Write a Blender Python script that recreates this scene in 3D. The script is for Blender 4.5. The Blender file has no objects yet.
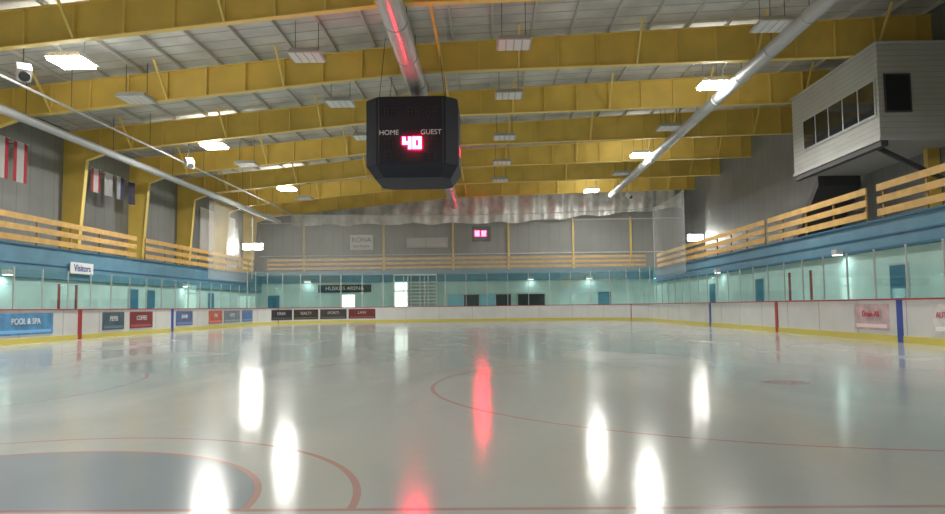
import bpy, bmesh, math, random
from mathutils import Vector, Matrix
random.seed(3)
S = bpy.context.scene
try:
    S.view_settings.view_transform = 'Standard'
except Exception: pass

# ---------------------------------------------------------------- materials
def newmat(name):
    m = bpy.data.materials.new(name); m.use_nodes = True
    nt = m.node_tree
    return m, nt, nt.nodes['Principled BSDF']
def mat(name, col, rough=0.6, metal=0.0, emit=None, es=0.0, noise=0.0, nscale=3.0, bump=0.0):
    m, nt, p = newmat(name)
    p.inputs['Base Color'].default_value = (*col, 1)
    p.inputs['Roughness'].default_value = rough
    p.inputs['Metallic'].default_value = metal
    if emit:
        p.inputs['Emission Color'].default_value = (*emit, 1)
        p.inputs['Emission Strength'].default_value = es
    if noise > 0 or bump > 0:
        tc = nt.nodes.new('ShaderNodeTexCoord')
        n = nt.nodes.new('ShaderNodeTexNoise'); n.inputs['Scale'].default_value = nscale
        n.inputs['Detail'].default_value = 5
        nt.links.new(tc.outputs['Object'], n.inputs['Vector'])
        if noise > 0:
            r = nt.nodes.new('ShaderNodeValToRGB')
            r.color_ramp.elements[0].position = 0.3; r.color_ramp.elements[1].position = 0.7
            r.color_ramp.elements[0].color = (*[c*(1-noise) for c in col], 1)
            r.color_ramp.elements[1].color = (*[min(1, c*(1+noise)) for c in col], 1)
            nt.links.new(n.outputs['Fac'], r.inputs['Fac'])
            nt.links.new(r.outputs['Color'], p.inputs['Base Color'])
        if bump > 0:
            b = nt.nodes.new('ShaderNodeBump'); b.inputs['Strength'].default_value = bump
            nt.links.new(n.outputs['Fac'], b.inputs['Height'])
            nt.links.new(b.outputs['Normal'], p.inputs['Normal'])
    return m
def ribmat(name, col, axis, period, depth=0.25, rough=0.5, metal=0.0, noise=0.1):
    """ribbed sheet metal / panel seams along one object axis"""
    m, nt, p = newmat(name)
    tc = nt.nodes.new('ShaderNodeTexCoord'); sp = nt.nodes.new('ShaderNodeSeparateXYZ')
    nt.links.new(tc.outputs['Object'], sp.inputs[0])
    d = nt.nodes.new('ShaderNodeMath'); d.operation = 'DIVIDE'; d.inputs[1].default_value = period
    nt.links.new(sp.outputs[axis], d.inputs[0])
    f = nt.nodes.new('ShaderNodeMath'); f.operation = 'FRACT'; nt.links.new(d.outputs[0], f.inputs[0])
    l = nt.nodes.new('ShaderNodeMath'); l.operation = 'LESS_THAN'; l.inputs[1].default_value = 0.1
    nt.links.new(f.outputs[0], l.inputs[0])
    n = nt.nodes.new('ShaderNodeTexNoise'); n.inputs['Scale'].default_value = 0.6; n.inputs['Detail'].default_value = 6
    nt.links.new(tc.outputs['Object'], n.inputs['Vector'])
    r = nt.nodes.new('ShaderNodeValToRGB')
    r.color_ramp.elements[0].position = 0.3; r.color_ramp.elements[1].position = 0.7
    r.color_ramp.elements[0].color = (*[c*(1-noise) for c in col], 1)
    r.color_ramp.elements[1].color = (*[min(1, c*(1+noise)) for c in col], 1)
    nt.links.new(n.outputs['Fac'], r.inputs['Fac'])
    mx = nt.nodes.new('ShaderNodeMixRGB'); mx.inputs[2].default_value = (*[c*(1-depth*1.6) for c in col], 1)
    nt.links.new(l.outputs[0], mx.inputs[0]); nt.links.new(r.outputs['Color'], mx.inputs[1])
    nt.links.new(mx.outputs[0], p.inputs['Base Color'])
    p.inputs['Roughness'].default_value = rough; p.inputs['Metallic'].default_value = metal
    return m
def sheer(name, col, alpha, rough=0.3, glossy=True, tint=(1, 1, 1)):
    m = bpy.data.materials.new(name); m.use_nodes = True
    nt = m.node_tree; nt.nodes.clear()
    o = nt.nodes.new('ShaderNodeOutputMaterial'); mx = nt.nodes.new('ShaderNodeMixShader')
    t = nt.nodes.new('ShaderNodeBsdfTransparent'); t.inputs['Color'].default_value = (*tint, 1)
    g = nt.nodes.new('ShaderNodeBsdfGlossy' if glossy else 'ShaderNodeBsdfDiffuse')
    g.inputs['Color'].default_value = (*col, 1)
    if glossy: g.inputs['Roughness'].default_value = rough
    mx.inputs[0].default_value = alpha
    nt.links.new(t.outputs[0], mx.inputs[1]); nt.links.new(g.outputs[0], mx.inputs[2])
    nt.links.new(mx.outputs[0], o.inputs[0])
    return m

YEL = mat('yellow_steel_paint', (0.84, 0.60, 0.13), 0.5, noise=0.12, nscale=0.7)
YELD = mat('yellow_steel_paint_flange', (0.90, 0.68, 0.19), 0.45)
DECK = ribmat('roof_liner', (0.64, 0.65, 0.63), 1, 0.8, 0.22, 0.6, 0.05, 0.25)
PURL = mat('purlin_paint', (0.60, 0.60, 0.56), 0.5)
GREYW = ribmat('grey_wall_cladding_y', (0.25, 0.265, 0.26), 1, 0.9, 0.10)
GREYX = ribmat('grey_wall_cladding_x', (0.24, 0.255, 0.25), 0, 0.9, 0.10)
WHITEW = mat('painted_block_wall', (0.54, 0.68, 0.67), 0.55, noise=0.08, nscale=1.0)
BLUE = mat('blue_paint', (0.11, 0.25, 0.35), 0.5, noise=0.10, nscale=1.5)
BLUED = mat('blue_door_paint', (0.02, 0.14, 0.26), 0.4)
BLUEL = mat('blue_line_paint', (0.03, 0.08, 0.38), 0.4)
REDL = mat('red_line_paint', (0.42, 0.04, 0.04), 0.4)
WOOD = mat('varnished_pine', (0.62, 0.38, 0.12), 0.5, noise=0.15, nscale=2.5)
WOODD = mat('pine_post', (0.36, 0.22, 0.08), 0.5)
BOARD = mat('white_dasher_plastic', (0.72, 0.72, 0.71), 0.3, noise=0.05, nscale=1.2)
KICK = mat('yellow_kickplate', (0.70, 0.60, 0.12), 0.4)
SEAM = mat('panel_seam', (0.45, 0.45, 0.46), 0.5)
ALU = mat('aluminium', (0.55, 0.58, 0.58), 0.35, 0.6)
GALV = mat('galvanised_duct', (0.52, 0.54, 0.55), 0.4, 0.25, noise=0.08, nscale=1.0)
PIPEW = mat('white_pipe', (0.50, 0.53, 0.54), 0.45)
BLACK = mat('black_housing', (0.010, 0.013, 0.026), 0.65)
PANEL = mat('scoreboard_panel', (0.010, 0.010, 0.022), 0.6)
DIM = mat('unlit_digit', (0.05, 0.035, 0.045), 0.6)
RED_E = mat('red_led', (0.6, 0.02, 0.04), 0.5, emit=(1.0, 0.012, 0.055), es=130)
RED_E2 = mat('red_led_clock', (0.6, 0.02, 0.04), 0.5, emit=(1.0, 0.012, 0.055), es=75)
RED_E3 = mat('red_led_dim', (0.6, 0.02, 0.04), 0.5, emit=(1.0, 0.02, 0.06), es=2)
LIT = mat('lit_lamp_lens', (1, 1, 1), 0.5, emit=(1.0, 0.98, 0.90), es=50)
LITS = mat('lit_small_lamp_lens', (1, 1, 1), 0.5, emit=(1.0, 0.98, 0.90), es=3)
UNLIT = mat('unlit_lamp_lens', (0.82, 0.84, 0.82), 0.35)
HOUS = mat('lamp_housing', (0.50, 0.51, 0.50), 0.5)
WHT = mat('white_plastic', (0.8, 0.8, 0.8), 0.5)
LTXT = mat('white_lettering', (0.6, 0.6, 0.6), 0.5)
FOIL = mat('silver_foil_insulation', (0.80, 0.81, 0.80), 0.4, 0.25, noise=0.22, nscale=1.6, bump=0.7)
SIDING = ribmat('white_siding', (0.48, 0.49, 0.47), 2, 0.2, 0.2)
GLASSD = mat('dark_window_glass', (0.02, 0.025, 0.03), 0.08)
GLASS = sheer('rink_glass', (0.75, 0.92, 0.90), 0.10, 0.03, tint=(0.90, 0.99, 0.97))
NET = sheer('spectator_net', (0.78, 0.79, 0.77), 0.24, glossy=False)
CONC = mat('concrete', (0.32, 0.32, 0.31), 0.7, noise=0.15, nscale=1.0)
STEEL = mat('dark_steel', (0.07, 0.07, 0.075), 0.5)
GLOW = mat('lit_corridor', (0.9, 0.9, 0.85), 0.5, emit=(1.0, 0.98, 0.9), es=2.0)
TEAL = mat('teal_window', (0.1, 0.22, 0.25), 0.2, emit=(0.3, 0.6, 0.7), es=0.2)

# ---------------------------------------------------------------- mesh builder
class B:
    def __init__(s, name): s.n = name; s.v = []; s.f = []; s.mi = []; s.m = []
    def _m(s, m):
        if m not in s.m: s.m.append(m)
        return s.m.index(m)
    def add(s, vs, fs, m):
        o = len(s.v); s.v += [tuple(v) for v in vs]; k = s._m(m)
        for f in fs: s.f.append([o+i for i in f]); s.mi.append(k)
    def box(s, x0, x1, y0, y1, z0, z1, m):
        vs = [(x, y, z) for z in (z0, z1) for (x, y) in ((x0, y0), (x1, y0), (x1, y1), (x0, y1))]
        s.add(vs, [(3,2,1,0),(4,5,6,7),(0,1,5,4),(1,2,6,5),(2,3,7,6),(3,0,4,7)], m)
    def bar(s, p0, p1, w, h, m, up=(0, 0, 1)):
        p0 = Vector(p0); p1 = Vector(p1); d = (p1-p0).normalized(); u = Vector(up)
        a = d.cross(u)
        if a.length < 1e-4: a = d.cross(Vector((1, 0, 0)))
        a.normalize(); b = a.cross(d).normalized()
        a *= w/2; b *= h/2
        vs = []
        for p in (p0, p1): vs += [p-a-b, p+a-b, p+a+b, p-a+b]
        s.add(vs, [(3,2,1,0),(4,5,6,7),(0,1,5,4),(1,2,6,5),(2,3,7,6),(3,0,4,7)], m)
    def cyl(s, p0, p1, r0, m, seg=16, r1=None, cap=True):
        r1 = r0 if r1 is None else r1
        p0 = Vector(p0); p1 = Vector(p1); d = (p1-p0).normalized()
        a = d.cross(Vector((0, 0, 1)))
        if a.length < 1e-3: a = d.cross(Vector((1, 0, 0)))
        a.normalize(); b = d.cross(a)
        vs = []
        for p, r in ((p0, r0), (p1, r1)):
            for i in range(seg):
                t = 2*math.pi*i/seg; vs.append(p + a*math.cos(t)*r + b*math.sin(t)*r)
        fs = [(i, (i+1) % seg, seg+(i+1) % seg, seg+i) for i in range(seg)]
        if cap: fs += [tuple(range(seg))[::-1], tuple(range(seg, 2*seg))]
        s.add(vs, fs, m)
    def prism_y(s, poly, y0, y1, m):
        n = len(poly)
        vs = [(x, y0, z) for x, z in poly] + [(x, y1, z) for x, z in poly]
        fs = [tuple(range(n)), tuple(range(n, 2*n))[::-1]] + [(i, n+i, n+(i+1) % n, (i+1) % n) for i in range(n)]
        s.add(vs, fs, m)
    def build(s, parent=None, smooth=False):
        me = bpy.data.meshes.new(s.n)
        me.from_pydata(s.v, [], s.f)
        for m in s.m: me.materials.append(m)
        me.polygons.foreach_set('material_index', s.mi)
        me.update()
        bm = bmesh.new(); bm.from_mesh(me); bmesh.ops.recalc_face_normals(bm, faces=bm.faces); bm.to_mesh(me); bm.free()
        ob = bpy.data.objects.new(s.n, me); S.collection.objects.link(ob)
        if parent: ob.parent = parent
        if smooth:
            for p in me.polygons: p.use_smooth = True
        return ob
def text(name, body, loc, size, m, rot=(math.pi/2, 0, 0), parent=None, ext=0.005):
    c = bpy.data.curves.new(name, 'FONT'); c.body = body; c.size = size; c.align_x = 'CENTER'; c.align_y = 'CENTER'
    c.extrude = ext; c.materials.append(m)
    o = bpy.data.objects.new(name, c); o.location = loc; o.rotation_euler = rot
    S.collection.objects.link(o)
    if parent: o.parent = parent
    return o
ROT_L = (math.pi/2, 0, math.pi/2)      # readable facing +X
SEGS = {'0':'abcdef','1':'bc','2':'abged','3':'abgcd','4':'fgbc','5':'afgcd','6':'afgedc','7':'abc','8':'abcdefg','9':'abcfgd'}
def digit(b, ch, x, y, z, w, h, t, m):
    P = {'a':(x,x+w,z+h-t,z+h),'d':(x,x+w,z,z+t),'g':(x,x+w,z+h/2-t/2,z+h/2+t/2),
         'f':(x,x+t,z+h/2,z+h),'e':(x,x+t,z,z+h/2),'b':(x+w-t,x+w,z+h/2,z+h),'c':(x+w-t,x+w,z,z+h/2)}
    for k in SEGS[ch]:
        a = P[k]; b.box(a[0], a[1], y-0.02, y, a[2], a[3], m)

# ---------------------------------------------------------------- dimensions
XL, XR, Y0, Y1, RC = -15.1, 10.5, -0.6, 54.0, 7.0
CX = -2.85                       # rink axis
GL = 3.8                         # near goal line
WL, WR, YN, YF = -20.0, 17.0, -4.0, 64.0
def ceilz(x):
    return 9.68 + (x+20)*(11.28-9.68)/17.2 if x < -2.8 else 11.28 + (x+2.8)*(12.1-11.28)/19.8
def beamz(x):
    return 8.35 + (x+20)*(10.0-8.35)/17.2 if x < -2.8 else 10.0 + (x+2.8)*(0.4)/19.8

# ---------------------------------------------------------------- rink path
LS = (Y1-RC)-(Y0+RC); AL = RC*math.pi/2; FS = (XR-XL)-2*RC
TOT = 2*LS+4*AL+2*FS
def path(s):
    s %= TOT
    if s < LS: return (XL, Y0+RC+s, -1, 0)
    s -= LS
    if s < AL:
        t = math.pi - s/RC; return (XL+RC+RC*math.cos(t), Y1-RC+RC*math.sin(t), math.cos(t), math.sin(t))
    s -= AL
    if s < FS: return (XL+RC+s, Y1, 0, 1)
    s -= FS
    if s < AL:
        t = math.pi/2 - s/RC; return (XR-RC+RC*math.cos(t), Y1-RC+RC*math.sin(t), math.cos(t), math.sin(t))
    s -= AL
    if s < LS: return (XR, Y1-RC-s, 1, 0)
    s -= LS
    if s < AL:
        t = -s/RC; return (XR-RC+RC*math.cos(t), Y0+RC+RC*math.sin(t), math.cos(t), math.sin(t))
    s -= AL
    if s < FS: return (XR-RC-s, Y0, 0, -1)
    s -= FS
    t = -math.pi/2 - s/RC
    return (XL+RC+RC*math.cos(t), Y0+RC+RC*math.sin(t), math.cos(t), math.sin(t))
def sL(y): return y-(Y0+RC)
def sR(y): return LS+2*AL+FS+(Y1-RC-y)
def strip(b, s0, s1, o0, o1, z0, z1, m, step=0.5, closed=False):
    n = max(1, int(math.ceil((s1-s0)/step)))
    vs = []
    for i in range(n+1):
        x, y, nx, ny = path(s0+(s1-s0)*i/n)
        for o, z in ((o0, z0), (o1, z0), (o1, z1), (o0, z1)): vs.append((x+nx*o, y+ny*o, z))
    fs = []
    for i in range(n):
        a = 4*i; c = a+4
        fs += [(a+k, a+(k+1) % 4, c+(k+1) % 4, c+k) for k in range(4)]
    fs += [(0,1,2,3)[::-1], tuple(4*n+k for k in range(4))]
    b.add(vs, fs, m)

# ---------------------------------------------------------------- ice
def build_ice():
    m = bpy.data.materials.new('painted_ice'); m.use_nodes = True
    nt = m.node_tree; p = nt.nodes['Principled BSDF']
    tc = nt.nodes.new('ShaderNodeTexCoord'); sp = nt.nodes.new('ShaderNodeSeparateXYZ')
    nt.links.new(tc.outputs['Object'], sp.inputs[0]); X, Y = sp.outputs[0], sp.outputs[1]
    def M(op, a, b=None, c=None):
        n = nt.nodes.new('ShaderNodeMath'); n.operation = op
        for i, v in enumerate((a, b, c)):
            if v is None: continue
            if isinstance(v, (int, float)): n.inputs[i].default_value = v
            else: nt.links.new(v, n.inputs[i])
        return n.outputs[0]
    def line(y, w): return M('COMPARE', Y, y, w/2)
    def dist(cx, cy):
        dx = M('SUBTRACT', X, cx); dy = M('SUBTRACT', Y, cy)
        return M('SQRT', M('ADD', M('MULTIPLY', dx, dx), M('MULTIPLY', dy, dy)))
    def ring(cx, cy, r, w): return M('COMPARE', dist(cx, cy), r, w/2)
    def mx(l):
        o = l[0]
        for k in l[1:]: o = M('MAXIMUM', o, k)
        return o
    infront = M('GREATER_THAN', Y, GL)
    reds = [line(27, 0.3), line(GL, 0.05), line(50.3, 0.05)]
    for cx in (CX-6.7, CX+6.7):
        for cy in (9.7, 44.3):
            reds.append(ring(cx, cy, 4.57, 0.05)); reds.append(M('LESS_THAN', dist(cx, cy), 0.3))
        for cy in (20.6, 33.4): reds.append(M('LESS_THAN', dist(cx, cy), 0.3))
    reds.append(M('MULTIPLY', ring(CX, GL, 2.14, 0.045), infront))
    reds.append(M('MULTIPLY', ring(CX, GL, 1.59, 0.045), infront))
    reds.append(ring(CX, 50.3, 1.83, 0.06))
    red = mx(reds)
    blue = mx([line(19, 0.3), line(35, 0.3), ring(CX, 27, 4.57, 0.06)])
    crease = M('MULTIPLY', M('LESS_THAN', dist(CX, GL), 1.57), infront)
    mp = nt.nodes.new('ShaderNodeMapping'); nt.links.new(tc.outputs['Object'], mp.inputs[0])
    mp.inputs['Scale'].default_value = (1.0, 0.35, 1)
    n1 = nt.nodes.new('ShaderNodeTexNoise'); n1.inputs['Scale'].default_value = 0.6; n1.inputs['Detail'].default_value = 5
    n1.inputs['Distortion'].default_value = 0.8
    nt.links.new(mp.outputs[0], n1.inputs['Vector'])
    n2 = nt.nodes.new('ShaderNodeTexNoise'); n2.inputs['Scale'].default_value = 6; n2.inputs['Detail'].default_value = 7
    n2.inputs['Roughness'].default_value = 0.65
    nt.links.new(tc.outputs['Object'], n2.inputs['Vector'])
    cr = nt.nodes.new('ShaderNodeValToRGB')
    cr.color_ramp.elements[0].position = 0.25; cr.color_ramp.elements[0].color = (0.385, 0.415, 0.405, 1)
    cr.color_ramp.elements[1].position = 0.75; cr.color_ramp.elements[1].color = (0.465, 0.485, 0.47, 1)
    nt.links.new(n1.outputs['Fac'], cr.inputs['Fac'])
    def mixc(base, fac, col, k):
        n = nt.nodes.new('ShaderNodeMixRGB'); nt.links.new(M('MULTIPLY', fac, k), n.inputs[0])
        nt.links.new(base, n.inputs[1]); n.inputs[2].default_value = (*col, 1); return n.outputs[0]
    c = cr.outputs['Color']
    c = mixc(c, crease, (0.15, 0.22, 0.30), 0.60)
    c = mixc(c, blue, (0.10, 0.14, 0.35), 0.25)
    c = mixc(c, red, (0.42, 0.08, 0.08), 0.48)
    nt.links.new(c, p.inputs['Base Color'])
    mr = nt.nodes.new('ShaderNodeMapRange'); mr.inputs['From Min'].default_value = 0.3; mr.inputs['From Max'].default_value = 0.7
    mr.inputs['To Min'].default_value = 0.10; mr.inputs['To Max'].default_value = 0.17
    nt.links.new(n1.outputs['Fac'], mr.inputs['Value']); nt.links.new(mr.outputs[0], p.inputs['Roughness'])
    p.inputs['IOR'].default_value = 1.33
    bp = nt.nodes.new('ShaderNodeBump'); bp.inputs['Strength'].default_value = 0.07; bp.inputs['Distance'].default_value = 0.02
    nt.links.new(n2.outputs['Fac'], bp.inputs['Height']); nt.links.new(bp.outputs['Normal'], p.inputs['Normal'])
    b = B('ice_rink_surface')
    n = 160; pts = [path(TOT*i/n) for i in range(n)]
    top = [(x+nx*0.1, y+ny*0.1, 0) for x, y, nx, ny in pts]; bot = [(x, y, -0.1) for x, y, z in top]
    b.add(top+bot, [tuple(range(n)), tuple(range(n, 2*n))[::-1]] + [(i, n+i, n+(i+1) % n, (i+1) % n) for i in range(n)], m)
    b.build()
build_ice()

# ---------------------------------------------------------------- shell
b = B('floor'); b.box(WL, WR, YN, YF, -0.3, -0.1, CONC); b.build()
b = B('wall_left'); b.box(WL-0.3, WL, YN, YF, -0.3, 9.7, GREYW); b.build()
b = B('wall_right'); b.box(WR, WR+0.3, YN, YF, -0.3, 12.15, GREYW); b.build()
prof = [(WL-0.3, -0.3), (WR+0.3, -0.3), (WR+0.3, ceilz(WR)), (-2.8, ceilz(-2.8)), (WL-0.3, ceilz(WL))]
b = B('wall_far'); b.prism_y(prof, YF, YF+0.3, GREYX); b.build()
b = B('wall_near'); b.prism_y(prof, YN-0.3, YN, GREYX); b.build()
b = B('ceiling')
cp = [(WL-0.3, ceilz(WL)), (-2.8, ceilz(-2.8)), (WR+0.3, ceilz(WR)), (WR+0.3, ceilz(WR)+0.25), (-2.8, ceilz(-2.8)+0.25), (WL-0.3, ceilz(WL)+0.25)]
b.prism_y(cp, YN-0.3, YF+0.3, DECK); b.build()
b = B('roof_purlins')
x = WL+0.8
while x < WR:
    b.box(x-0.035, x+0.035, YN, YF, ceilz(x)-0.14, ceilz(x)-0.01, PURL); x += 1.5
b.build()

# steel portal frames
for k in range(-2, 7):
    y = 21.2 + 6.4*k
    if y < YN: continue
    b = B('steel_roof_frame')
    poly = [(-19.98, -0.1), (-19.45, -0.1), (-18.85, 8.15), (-17.6, beamz(-17.6)), (-2.8, 10.0), (16.98, 10.4), (16.98, ceilz(17)-0.2), (-2.8, ceilz(-2.8)-0.19), (-19.98, ceilz(-20)-0.2)]
    b.prism_y(poly, y-0.012, y+0.012, YEL)
    path_b = [(-19.45, -0.1), (-18.85, 8.15), (-17.6, beamz(-17.6)), (-2.8, 10.0), (16.98, 10.4)]
    for (xa, za), (xb, zb) in zip(path_b[:-1], path_b[1:]):
        b.bar((xa, y, za), (xb, y, zb), 0.26, 0.035, YELD, up=(0, 0, 1) if abs(xb-xa) > abs(zb-za) else (1, 0, 0))
    path_t = [(-19.98, ceilz(-20)-0.2), (-2.8, ceilz(-2.8)-0.2), (16.98, ceilz(17)-0.2)]
    for (xa, za), (xb, zb) in zip(path_t[:-1], path_t[1:]):
        b.bar((xa, y, za), (xb, y, zb), 0.26, 0.03, YELD)
    x = -18.2
    while x < 16.6:
        b.box(x-0.025, x+0.025, y-0.13, y+0.13, beamz(x)+0.02, ceilz(x)-0.2, YELD); x += 1.5
    x = -16.7
    while x < 16:
        b.bar((x, y-0.10, beamz(x)+0.03), (x, y-1.3, ceilz(x)-0.12), 0.07, 0.07, YELD, up=(1, 0, 0))
        b.bar((x, y+0.10, beamz(x)+0.03), (x, y+1.3, ceilz(x)-0.12), 0.07, 0.07, YELD, up=(1, 0, 0))
        x += 4.5
    if k == 1:
        b.box(16.5, 16.95, y-0.13, y+0.13, -0.1, 10.4, YEL)
    b.build()
b = B('longitudinal_roof_strut'); b.box(-1.66, -1.57, YN+0.1, 59.6, 10.15, 10.25, YEL); b.build()

# ---------------------------------------------------------------- dasher boards
b = B('dasher_boards')
strip(b, 0, TOT, 0, 0.12, 0, 1.08, BOARD)
strip(b, 0, TOT, -0.015, 0, 0.0, 0.17, KICK)
strip(b, 0, TOT, -0.03, 0.15, 1.08, 1.12, REDL)
s = 0
while s < TOT:
    strip(b, s, s+0.025, -0.006, 0, 0.17, 1.08, SEAM); s += 2.44
for f in (sL, sR):
    for y, m, w in ((27, REDL, 0.25), (19, BLUEL, 0.25), (35, BLUEL, 0.25), (50.3, REDL, 0.06), (3.65, REDL, 0.06)):
        if f(y) > 0: strip(b, f(y)-w/2, f(y)+w/2, -0.02, 0, 0.0, 1.08, m)
b.build()

# glass
b = B('rink_glass_panels')
PS = 1.52
nP = int(TOT/PS); PS = TOT/nP
for i in range(nP):
    s0 = i*PS; x, y, nx, ny = path(s0+PS/2)
    end = (y > Y1-RC-1) or (y < Y0+RC)
    if y < 5: continue
    h = 3.45 if end else 2.45
    strip(b, s0+0.04, s0+PS-0.04, 0.055, 0.067, 1.125, h, GLASS, step=0.8)
    x, y, nx, ny = path(s0)
    b.bar((x+nx*.06, y+ny*.06, 1.125), (x+nx*.06, y+ny*.06, h+0.03), 0.045, 0.045, ALU)
b.build()
b = B('gate_posts')
for y, f, h in ((25.8, sL, 2.0), (26.9, sL, 2.0), (26.0, sR, 2.1), (24.3, sR, 2.1)):
    x, yy, nx, ny = path(f(y))
    b.box(x+nx*0.1-0.03, x+nx*0.1+0.03, yy-0.04, yy+0.04, 1.125, h, REDL)
b.build()

# adverts on boards
ads = [(22.3, 25.3, (0.10, 0.30, 0.55), 'POOL & SPA', 'L'), (21.0, 22.0, (0.1, 0.25, 0.5), 'A', 'L'), (28.6, 30.3, (0.06, 0.10, 0.14), 'PEPSI', 'L'),
       (30.8, 32.9, (0.22, 0.02, 0.03), 'COFFEE', 'L'), (35.4, 37.4, (0.08, 0.13, 0.30), 'BANK', 'L'),
       (39.6, 41.6, (0.55, 0.12, 0.08), 'TIRE', 'L'), (41.9, 44.6, (0.20, 0.24, 0.30), 'AUTO', 'L'), (45.0, 47.0, (0.10, 0.2, 0.42), '', 'L')]
def adpanel(s0, s1, col, txt, z0=0.28, z1=0.98, tcol=WHT):
    am = mat('advert_print', col, 0.35, noise=0.25, nscale=3)
    bb = B('board_advertisement'); strip(bb, s0, s1, -0.02, -0.003, z0, z1, am, step=0.6)
    x, y, nx, ny = path((s0+s1)/2)
    am2 = mat('advert_accent', [min(1, c*1.6+0.06) for c in col], 0.4)
    strip(bb, s0+0.1, s1-0.1, -0.024, -0.019, z0+0.06, z0+0.16, am2, step=0.6)
    o = bb.build()
    if txt:
        ang = math.atan2(-ny, -nx) + math.pi/2
        text('advert_lettering', txt, (x-nx*0.03, y-ny*0.03, (z0+z1)/2+0.08), min(0.28, (s1-s0)/max(3, len(txt))*1.2), tcol, rot=(math.pi/2, 0, ang), parent=o)
for y0, y1, c, t, sd in ads: adpanel(sL(y0), sL(y1), c, t)
for i, (c, t) in enumerate([((0.03, 0.03, 0.035), 'DINER'), ((0.05, 0.04, 0.03), 'REALTY'), ((0.06, 0.05, 0.05), 'SPORTS'), ((0.16, 0.03, 0.03), 'LAW')]):
    s0 = LS+2.6+i*2.1; adpanel(s0, s0+1.95, c, t, tcol=LTXT)
REDT = mat('red_lettering', (0.6, 0.08, 0.12), 0.5)
adpanel(sR(21.3), sR(19.5), (0.62, 0.45, 0.47), 'Drain-All', tcol=REDT)
adpanel(sR(17.6), sR(16.2), (0.72, 0.70, 0.70), 'AUTOCARE', tcol=REDT)

# ---------------------------------------------------------------- balconies
YB = YN+0.05
b = B('balcony_left')
b.box(-19.95, -17.95, YB, 57.9, 3.3, 3.55, CONC); b.box(-18.0, -17.9, YB, 57.9, 2.37, 3.6, BLUE)
b.box(-18.02, -17.84, YB, 57.9, 3.6, 3.66, BLUED); b.box(-17.92, -17.87, YB, 57.9, 2.9, 2.94, BLUED)
b.build()
b = B('wall_under_balcony_left'); b.box(-18.2, -18.0, YB, 58, -0.1, 2.35, WHITEW); b.build()
b = B('balcony_right')
b.box(13.05, 16.95, YB, 57.9, 3.4, 3.65, CONC); b.box(13.0, 13.1, YB, 57.9, 2.77, 3.7, BLUE)
b.box(12.93, 13.12, YB, 57.9, 3.7, 3.76, BLUED); b.box(12.96, 13.0, YB, 57.9, 3.2, 3.25, BLUED); b.box(12.96, 13.0, YB, 57.9, 2.77, 2.84, BLUED)
b.build()
b = B('wall_under_balcony_right'); b.box(13.1, 13.3, YB, 58, -0.1, 2.75, WHITEW); b.build()
b = B('balcony_far')
b.box(-19.95, 16.95, 58.05, 63.65, 3.72, 3.95, CONC); b.box(-19.95, 16.95, 57.95, 58.05, 3.1, 4.0, BLUE)
b.build()
b = B('wall_under_balcony_far'); b.box(-19.95, 16.95, 58.1, 58.3, -0.1, 3.7, WHITEW); b.build()

def railing(name, fixed, a0, a1, axis, z0, z1, n=3, sh=0.2):
    b = B(name)
    hh = (z1-z0)
    def bx(u0, u1, v0, v1, za, zb, m):
        if axis == 'y': b.box(fixed+v0, fixed+v1, u0, u1, za, zb, m)
        else: b.box(u0, u1, fixed+v0, fixed+v1, za, zb, m)
    for i in range(n):
        zc = z0 + sh/2 + (hh-sh)*i/(n-1)
        bx(a0, a1, -0.02, 0.02, zc-sh/2, zc+sh/2, WOOD)
    u = a0+0.1
    sg = 1 if fixed > 0 else -1
    while u < a1:
        v0, v1 = (0.02, 0.08) if sg > 0 else (-0.08, -0.02)
        bx(u-0.035, u+0.035, v0, v1, z0-0.12, z1-0.02, WOODD); u += 2.4
    b.build()
railing('wooden_balcony_railing', -18.06, 5, 37.4, 'y', 3.78, 4.85, 3, 0.23)
railing('wooden_balcony_railing', -18.06, 38.4, 56.5, 'y', 3.78, 4.85, 3, 0.23)
railing('wooden_balcony_railing', 13.04, 5, 24.6, 'y', 3.89, 4.95, 3, 0.23)
railing('wooden_balcony_railing', 13.04, 25.3, 34.2, 'y', 3.89, 4.95, 3, 0.23)
railing('wooden_balcony_railing', 13.04, 34.6, 56.5, 'y', 3.89, 4.95, 3, 0.23)
railing('wooden_balcony_railing', 58.08, -17.5, 12.5, 'x', 4.12, 5.0, 3, 0.19)

# doors under balconies
def door_l(n, y, w=0.95, h=2.1, m=BLUED, x=-18.0):
    b = B(n); b.box(x, x+0.03, y-w/2-0.06, y+w/2+0.06, -0.08, h+0.06, ALU); b.box(x+0.03, x+0.06, y-w/2, y+w/2, -0.08, h, m)
    b.cyl((x+0.06, y+w/2-0.12, 1.0), (x+0.12, y+w/2-0.12, 1.0), 0.03, ALU, 8); b.build()
door_l('door_1', 37.0); door_l('door_2', 38.9); door_l('door_3', 47.5)
def door_r(n, y, w=0.95, h=2.2, m=BLUED, x=13.1):
    b = B(n); b.box(x-0.03, x, y-w/2-0.06, y+w/2+0.06, -0.08, h+0.06, ALU); b.box(x-0.06, x-0.03, y-w/2, y+w/2, -0.08, h, m)
    b.cyl((x-0.12, y+w/2-0.12, 1.0), (x-0.06, y+w/2-0.12, 1.0), 0.03, ALU, 8); b.build()
door_r('door_4', 23.6); door_r('door_5', 35.6); door_r('door_6', 43)
def door_f(n, x, w=1.0, h=2.1, m=BLUED):
    b = B(n); b.box(x-w/2-0.06, x+w/2+0.06, 58.07, 58.1, -0.08, h+0.06, ALU); b.box(x-w/2, x+w/2, 58.04, 58.07, -0.08, h, m)
    b.cyl((x+w/2-0.12, 57.98, 1.0), (x+w/2-0.12, 58.04, 1.0), 0.03, ALU, 8); b.build()
door_f('door_7', -17.0); door_f('door_8', -11.0, m=GLOW); door_f('door_9', 9.2)
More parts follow.
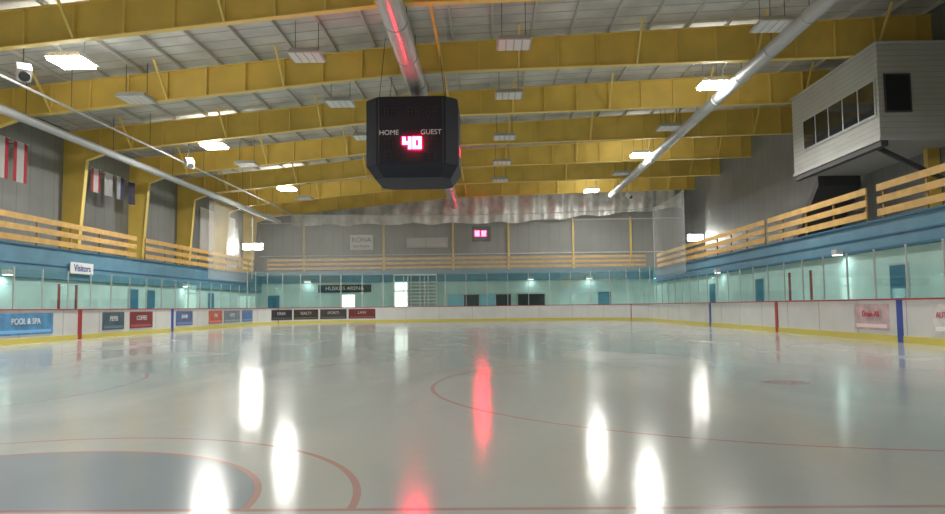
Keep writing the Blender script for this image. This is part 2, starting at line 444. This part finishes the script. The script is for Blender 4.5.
# lit doorway + stair at the far end
b = B('lit_stairwell')
b.box(-7.3, -6.3, 57.98, 58.08, -0.08, 3.0, GLOW); b.box(-7.4, -7.3, 57.7, 58.08, -0.08, 3.6, WHT); b.box(-6.3, -6.2, 57.7, 58.08, -0.08, 3.6, WHT)
b.box(-7.4, -4.0, 57.7, 57.93, 3.55, 3.65, WHT)
b.box(-6.2, -4.0, 58.0, 58.08, -0.08, 3.0, HOUS)
for i in range(12):
    b.box(-6.2, -4.0, 57.75, 58.0, 0.27*i, 0.27*i+0.09, WHT)
for xx in (-6.0, -5.3, -4.65, -4.0): b.box(xx-0.035, xx+0.035, 57.68, 57.75, -0.08, 3.55, WHT)
b.box(-7.3, -6.3, 57.9, 57.97, 2.3, 2.4, SEAM)
b.build()
b = B('window_1')
b.box(-3.2, 1.9, 58.03, 58.08, 0.9, 2.1, ALU)
for i in range(4):
    x0 = -3.1+i*1.26; b.box(x0, x0+1.16, 58.0, 58.03, 1.0, 2.0, TEAL if i % 2 == 0 else GLASSD)
b.build()
b = B('window_2')
b.box(2.3, 4.6, 58.03, 58.08, 0.9, 2.1, ALU); b.box(2.4, 4.5, 58.0, 58.03, 1.0, 2.0, GLASSD); b.build()
b = B('wall_banner'); b.box(-13.4, -9.2, 58.0, 58.06, 2.3, 2.9, BLACK); o = b.build()
text('banner_lettering', 'HUSKIES ARENA', (-11.3, 57.99, 2.6), 0.42, WHT, parent=o)
# signs on upper far wall
b = B('white_wall_sign'); b.box(-11.9, -9.9, 63.5, 63.6, 6.1, 7.4, WHT); b.box(-11.0, -10.8, 63.6, 63.98, 6.6, 6.8, STEEL); o = b.build()
text('sign_lettering', 'RONA', (-10.9, 63.48, 6.95), 0.6, BLACK, parent=o); text('sign_lettering', 'hardware', (-10.9, 63.48, 6.42), 0.38, BLACK, parent=o)
b = B('grey_wall_sign'); b.box(-7.0, -3.4, 63.55, 63.68, 6.2, 7.1, SEAM); b.box(-6.8, -5.4, 63.5, 63.56, 6.3, 7.0, HOUS); b.box(-5.2, -3.6, 63.5, 63.56, 6.3, 7.0, HOUS); b.box(-5.3, -5.1, 63.68, 63.98, 6.5, 6.7, STEEL); b.build()
b = B('steel_wall_columns')
for xx in (-16, -9.0, -2.95, 1.9, 7.5, 12.5): b.box(xx-0.08, xx+0.08, 63.7, 63.97, 3.95, 8.7, YEL)
for zz in (5.6, 8.5): b.box(-19.9, 16.9, 63.88, 63.97, zz, zz+0.1, PURL)
b.build()
# foil curtain
b = B('silver_insulation_curtain')
n = 170; vs = []; rows = 10
for j in range(rows+1):
    for i in range(n+1):
        x = -17.0+33.8*i/n
        zt = ceilz(x)-0.25; zb = 8.25 + 1.1*max(0, (x-2)/15) + 0.08*math.sin(x*1.7)
        z = zt+(zb-zt)*j/rows
        vs.append((x, 63.1+0.20*math.sin(x*2.6+0.15*j)+0.09*math.sin(x*7.3)+random.uniform(-0.03, 0.03), z))
fs = [(j*(n+1)+i, j*(n+1)+i+1, (j+1)*(n+1)+i+1, (j+1)*(n+1)+i) for j in range(rows) for i in range(n)]
b.add(vs, fs, FOIL); b.build(smooth=True)

# netting
b = B('spectator_netting')
def netcurve(xa, xb, ya, yb, z0, zc, sag, n=14):
    for i in range(n):
        t0, t1 = i/n, (i+1)/n
        f = lambda t: zc-sag*4*t*(1-t)
        p0 = (xa+(xb-xa)*t0, ya+(yb-ya)*t0); p1 = (xa+(xb-xa)*t1, ya+(yb-ya)*t1)
        b.add([(p0[0], p0[1], z0), (p1[0], p1[1], z0), (p1[0], p1[1], f(t1)), (p0[0], p0[1], f(t0))], [(0, 1, 2, 3)], NET)
        b.cyl((p0[0], p0[1], f(t0)), (p1[0], p1[1], f(t1)), 0.03, ALU, 6)
netcurve(-17.6, 12.4, 54.6, 54.6, 3.5, 8.2, 0.3)
netcurve(-17.6, -17.6, 46, 54.6, 3.0, 8.2, 0.1, 4)
netcurve(12.4, 12.4, 46, 54.6, 3.0, 8.2, 0.1, 4)
for xx in (-17.6, 12.4):
    b.cyl((xx, 54.6, 3.3), (xx, 54.6, 8.2), 0.05, ALU, 6)
    b.cyl((xx, 54.6, 8.2), (xx, 54.6, beamz(xx)+0.5), 0.02, ALU, 6)
b.build()

# ---------------------------------------------------------------- ducts and pipes
b = B('ventilation_duct'); b.cyl((-2.6, -3.9, 9.45), (-2.6, 60, 9.45), 0.36, GALV, 24)
y = 0
while y < 60: b.cyl((-2.6, y, 9.45), (-2.6, y+0.06, 9.45), 0.385, GALV, 24); b.cyl((-2.6, y, 9.8), (-2.6, y, ceilz(-2.6)), 0.012, STEEL, 5); y += 3
b.build(smooth=False)
b = B('ventilation_duct'); b.cyl((9.9, -3.9, 9.75), (9.9, 58, 9.75), 0.24, PIPEW, 20)
y = 1
while y < 58: b.cyl((9.9, y, 9.75), (9.9, y+0.06, 9.75), 0.26, GALV, 20); b.cyl((9.9, y, 9.95), (9.9, y, ceilz(9.9)), 0.012, STEEL, 5); y += 3
b.build()
b = B('ventilation_duct'); b.cyl((-17.1, -3.9, 8.2), (-17.1, 60, 8.2), 0.17, PIPEW, 16)
y = 1
while y < 58: b.cyl((-17.1, y, 8.35), (-17.1, y, ceilz(-17.1)), 0.012, STEEL, 5); y += 6.4
b.build()
b = B('sprinkler_pipe'); b.cyl((-15.4, -3.9, 8.55), (-15.4, 60, 8.55), 0.045, PIPEW, 10)
y = 1
while y < 58: b.cyl((-15.4, y, 8.55), (-15.4, y, ceilz(-15.4)), 0.012, STEEL, 5); y += 6.4
b.build()

# ---------------------------------------------------------------- high-bay lamps
def lamp(x, y, z, lit, power=520):
    b = B('hanging_arena_light')
    w, d = 0.58, 0.55
    vs = [(x-w, y-d, z), (x+w, y-d, z), (x+w, y+d, z), (x-w, y+d, z), (x-w*.8, y-d*.8, z+0.16), (x+w*.8, y-d*.8, z+0.16), (x+w*.8, y+d*.8, z+0.16), (x-w*.8, y+d*.8, z+0.16)]
    b.add(vs, [(0,1,5,4),(1,2,6,5),(2,3,7,6),(3,0,4,7),(4,5,6,7),(3,2,1,0)], HOUS)
    n = 4
    for i in range(n):
        x0 = x-w+0.05+i*(2*w-0.1)/n
        b.box(x0+0.02, x0+(2*w-0.1)/n-0.02, y-d+0.05, y+d-0.05, z-0.09 if lit else z-0.03, z-0.002, LIT if lit else UNLIT)
    for sx in (-1, 1): b.cyl((x+sx*0.4, y, z+0.15), (x+sx*0.4, y, ceilz(x)-0.0), 0.012, STEEL, 5)
    o = b.build()
    if lit:
        l = bpy.data.lights.new('arena_light', 'AREA'); l.shape = 'RECTANGLE'; l.size = 1.0; l.size_y = 1.0
        l.energy = power; l.color = (1.0, 0.98, 0.93)
        lo = bpy.data.objects.new('arena_light_source', l); lo.location = (x, y, z-0.12); S.collection.objects.link(lo); lo.parent = o
        # added fill light aimed upward to brighten the ceiling; the housing is closed
        l2 = bpy.data.lights.new('ceiling_fill_light', 'AREA'); l2.shape = 'RECTANGLE'; l2.size = 0.85; l2.size_y = 0.8
        l2.energy = power*0.11; l2.color = (1.0, 0.98, 0.93)
        l3 = bpy.data.objects.new('ceiling_fill_light', l2); l3.location = (x, y, z+0.18); l3.rotation_euler = (math.pi, 0, 0)
        S.collection.objects.link(l3); l3.parent = o
PW = 590
for y, lit in ((3.5, 0), (10, 1), (16.4, 0), (22.6, 1), (26.9, 0), (34.8, 1), (39.6, 0), (47.7, 1), (52.4, 0)): lamp(-13.1, y, 8.95, lit, PW)
for y, lit in ((2, 0), (8.4, 0), (15, 1), (23.2, 0), (29.4, 1), (36.7, 0), (43.6, 1), (50, 0), (57, 1)): lamp(9.25 if y < 55 else 8.2, y, 10.0 if y > 40 else 9.9, lit, PW)
for y in (11.8, 18, 24.3, 30.3, 38, 44.7, 51): lamp(1.0, y, 9.85, 0)
for y in (5.0, 11.8, 18, 24.6, 30.4, 36.6, 43, 50): lamp(-6.1, y, 9.65, 1 if y == 5.0 else 0, PW)
# wall flood lights
def flood(name, x, y, z, w, pw):
    b = B(name)
    b.box(x-w, x+w, y-0.1, y+0.1, z-0.28, z+0.28, HOUS); b.box(x-w+.05, x+w-.05, y-0.13, y-0.1, z-0.23, z+0.23, LIT)
    b.box(x-0.06, x+0.06, y+0.1, 62.6, z-0.05, z+0.05, STEEL); o = b.build()
    l = bpy.data.lights.new('flood', 'AREA'); l.shape = 'RECTANGLE'; l.size = 1.3; l.size_y = 0.4; l.energy = pw; l.color = (1, 0.98, 0.93)
    lo = bpy.data.objects.new('flood_source', l); lo.location = (x, y-0.2, z); lo.rotation_euler = (math.radians(75), 0, 0); S.collection.objects.link(lo); lo.parent = o
flood('wall_flood_light', -18.9, 58.9, 6.1, 0.85, 110)
flood('wall_flood_light', 16.2, 57.3, 6.2, 0.6, 70)
b = B('lit_wall_white_patch'); b.box(-19.97, -19.9, 50.5, 57.5, 5.0, 8.2, WHT); b.build()  # white sheet stands in for a brightly lit stretch of the grey wall

# speakers
def speaker(x, y, z, k=0.7):
    b = B('hanging_speaker')
    b.bar((x, y, z), (x+0.35*k, y-0.45*k, z-0.42*k), 0.5*k, 0.5*k, WHT); b.cyl((x+0.33*k, y-0.42*k, z-0.40*k), (x+0.40*k, y-0.52*k, z-0.49*k), 0.2*k, STEEL, 14)
    b.cyl((x, y, z), (x, y, ceilz(x)), 0.02, STEEL, 6); b.build()
speaker(-14.4, 22.2, 8.6, 0.8); speaker(-14.6, 35.4, 8.35, 0.7); speaker(10.4, 54, 9.2, 0.6)

# ---------------------------------------------------------------- scoreboard
sx, sy = -2.65, 27.4
root = bpy.data.objects.new('hanging_scoreboard', None); root.location = (0, 0, 0); S.collection.objects.link(root)
b = B('scoreboard_body')
def octa(h, c, z): return [(sx-h, sy-h+c, z), (sx-h+c, sy-h, z), (sx+h-c, sy-h, z), (sx+h, sy-h+c, z), (sx+h, sy+h-c, z), (sx+h-c, sy+h, z), (sx-h+c, sy+h, z), (sx-h, sy+h-c, z)]
lv = [octa(1.36, 0.35, 5.68), octa(1.66, 0.42, 6.12), octa(1.66, 0.42, 8.5), octa(1.60, 0.42, 8.57)]
vs = sum(lv, []); fs = []
for j in range(3): fs += [(8*j+i, 8*j+(i+1) % 8, 8*j+8+(i+1) % 8, 8*j+8+i) for i in range(8)]
fs += [tuple(range(8)), tuple(range(24, 32))]
b.add(vs, fs, BLACK)
fy = sy-1.66
b.box(sx-1.12, sx+1.12, fy-0.015, fy, 6.16, 8.45, PANEL)
for xx in (sx-1.16, sx+1.13): b.box(xx, xx+0.03, fy-0.03, fy, 6.14, 8.48, STEEL)
for xx in (-0.95, -0.77, 0.63, 0.81): digit(b, '8', sx+xx, fy-0.03, 6.68, 0.13, 0.34, 0.025, DIM)
for xx in (-0.95, -0.77, -0.5, 0.35, 0.63, 0.81): digit(b, '8', sx+xx, fy-0.02, 6.28, 0.1, 0.24, 0.02, DIM)
for xx in (-0.95, -0.7, -0.1, 0.15, 0.55, 0.8): digit(b, '8', sx+xx, fy-0.02, 7.85, 0.15, 0.3, 0.03, DIM)
digit(b, '4', sx-0.30, fy-0.035, 6.64, 0.32, 0.44, 0.115, RED_E); digit(b, '0', sx+0.06, fy-0.035, 6.64, 0.32, 0.44, 0.115, RED_E)
b.box(sx+1.66, sx+1.675, sy-1.1, sy+1.1, 6.16, 8.4, PANEL)
b.box(sx+1.675, sx+1.69, sy-0.4, sy-0.1, 6.7, 7.0, RED_E3); b.box(sx+1.675, sx+1.69, sy, sy+0.3, 6.7, 7.0, RED_E3)
for dx in (-1.2, 1.2):
    for dy in (-1.2, 1.2): b.cyl((sx+dx, sy+dy, 8.5), (sx+dx*0.8, sy+dy, 10.9), 0.012, STEEL, 6)
b.build(parent=root)
text('home_lettering', 'HOME', (sx-0.78, fy-0.03, 7.24), 0.25, WHT, parent=root)
text('guest_lettering', 'GUEST', (sx+0.72, fy-0.03, 7.24), 0.25, WHT, parent=root)
text('period_lettering', 'PERIOD', (sx, fy-0.03, 7.22), 0.1, DIM, parent=root)

# second clock
b = B('far_wall_score_clock')
b.box(-1.25, 0.35, 62.5, 62.65, 6.6, 7.9, BLACK)
b.box(-0.5, -0.4, 62.65, 63.95, 7.0, 7.4, STEEL)
digit(b, '9', -1.0, 62.49, 7.05, 0.38, 0.46, 0.14, RED_E2); digit(b, '8', -0.44, 62.49, 7.05, 0.38, 0.46, 0.14, RED_E2)
b.box(-1.1, 0.2, 62.48, 62.5, 6.8, 6.88, DIM); b.box(-0.9, -0.2, 62.48, 62.5, 7.65, 7.72, DIM); b.build()

# ---------------------------------------------------------------- banners on left wall
def flag(y, z0, z1, cols, w=0.9, txt=None):
    b = B('hanging_team_banner'); n = 10
    for k, c in enumerate(cols):
        fm = mat('banner_cloth', c, 0.8)
        vs = []
        ya = y-w/2+w*k/len(cols); yb = y-w/2+w*(k+1)/len(cols)
        for i in range(n+1):
            yy = ya+(yb-ya)*i/n
            xo = -19.0+0.04*math.sin((yy-y)*9)
            vs += [(xo, yy, z0), (xo, yy, z1)]
        b.add(vs, [(2*i, 2*i+2, 2*i+3, 2*i+1) for i in range(n)], fm)
    b.cyl((-19.0, y-w/2-0.05, z1), (-19.0, y+w/2+0.05, z1), 0.02, ALU, 6)
    for yy in (y-w/2, y+w/2): b.cyl((-19.0, yy, z1), (-19.95, yy, z1+0.1), 0.012, STEEL, 5)
    b.build()
RF = (0.5, 0.03, 0.05); WF = (0.6, 0.6, 0.6)
flag(28.1, 6.3, 7.95, [RF, WF, RF], 1.0); flag(29.3, 6.3, 7.95, [RF, WF, RF], 1.0)
flag(35.1, 6.8, 7.95, [RF, WF, RF], 0.9); flag(36.3, 6.8, 7.95, [(0.55, 0.55, 0.57)], 0.9); flag(37.5, 6.8, 7.95, [(0.5, 0.5, 0.55), (0.06, 0.07, 0.15)], 0.9); flag(38.7, 6.7, 7.9, [(0.07, 0.06, 0.10)], 0.9)

# Visitors sign
b = B('visitors_sign'); b.box(-17.82, -17.78, 31.0, 32.8, 2.65, 3.15, WHT); b.box(-17.9, -17.82, 31.3, 31.4, 2.7, 2.85, STEEL); b.box(-17.9, -17.82, 32.5, 32.6, 2.7, 2.85, STEEL); o = b.build()
text('visitors_lettering', 'Visitors', (-17.77, 31.9, 2.9), 0.43, BLUEL, rot=ROT_L, parent=o)

# ---------------------------------------------------------------- press box
b = B('press_box')
b.box(14.0, 16.97, 26.0, 33.3, 6.85, 10.3, SIDING)
b.box(13.95, 16.97, 25.95, 33.35, 10.25, 10.33, HOUS); b.box(13.95, 16.97, 25.95, 33.35, 6.75, 6.86, HOUS)
b.box(13.96, 14.0, 26.15, 32.2, 7.65, 9.05, HOUS)
for i in range(5):
    y0 = 26.25+i*1.19; b.box(13.94, 13.965, y0, y0+1.05, 7.75, 8.95, GLASSD)
b.box(14.2, 15.15, 25.96, 26.0, 7.75, 9.15, STEEL); b.box(14.26, 15.09, 25.94, 25.97, 7.81, 9.09, GLASSD)
b.box(14.0, 14.25, 25.97, 33.3, 6.55, 6.76, STEEL)
# solid dark raking bracket / enclosed stair under the far end
b.add([(15.0, 33.2, 6.75), (16.9, 33.2, 6.75), (16.9, 36.2, 4.2), (15.0, 36.2, 4.2), (15.0, 33.2, 6.3), (16.9, 33.2, 6.3), (16.9, 35.8, 4.1), (15.0, 35.8, 4.1)],
      [(0,1,2,3),(7,6,5,4),(0,4,5,1),(1,5,6,2),(2,6,7,3),(3,7,4,0)], STEEL)
b.bar((14.3, 27, 6.75), (16.95, 27, 5.4), 0.15, 0.15, STEEL)
b.build()
# small lamps below balconies
def wall_lamp(x, y, z, sgn, pw=25, lm=LITS):
    b = B('under_balcony_lamp'); b.box(min(x, x+sgn*0.25), max(x, x+sgn*0.25), y-0.2, y+0.2, z-0.08, z+0.1, HOUS)
    b.box(min(x+sgn*.02, x+sgn*0.23), max(x+sgn*.02, x+sgn*0.23), y-0.18, y+0.18, z-0.11, z-0.08, lm); o = b.build()
    l = bpy.data.lights.new('wall_lamp', 'AREA'); l.size = 0.3; l.energy = pw; l.color = (0.9, 1, 0.97)
    lo = bpy.data.objects.new('wall_lamp_source', l); lo.location = (x+sgn*0.2, y, z-0.14); S.collection.objects.link(lo); lo.parent = o
for y in (26.9, 43): wall_lamp(-17.89, y, 2.5, 1, 7)
wall_lamp(12.9, 27.0, 2.85, -1, 12, LITS); wall_lamp(12.9, 41, 2.85, -1, 7)
def far_lamp(x):
    b = B('under_balcony_lamp'); b.box(x-0.25, x+0.25, 57.6, 57.93, 3.15, 3.3, HOUS); b.box(x-0.22, x+0.22, 57.62, 57.9, 3.12, 3.15, LITS); o = b.build()
    l = bpy.data.lights.new('wall_lamp', 'AREA'); l.size = 0.3; l.energy = 7; l.color = (0.9, 1, 0.97)
    lo = bpy.data.objects.new('wall_lamp_source', l); lo.location = (x, 57.7, 3.1); S.collection.objects.link(lo); lo.parent = o
for x in (-14.2, 3.4, 8.0): far_lamp(x)

# world + camera
w = bpy.data.worlds.new('World'); S.world = w; w.use_nodes = True
w.node_tree.nodes['Background'].inputs[0].default_value = (0.5, 0.55, 0.6, 1); w.node_tree.nodes['Background'].inputs[1].default_value = 0.3
cam = bpy.data.cameras.new('Camera'); cam.lens = 28.0; cam.sensor_width = 36; cam.clip_end = 300
co = bpy.data.objects.new('Camera', cam); S.collection.objects.link(co)
Mx = Matrix.Rotation(math.radians(1.13), 4, 'Z') @ Matrix.Rotation(math.radians(93.9), 4, 'X') @ Matrix.Rotation(math.radians(-0.65), 4, 'Z')
co.matrix_world = Matrix.Translation((0, 0, 1.02)) @ Mx
S.camera = co
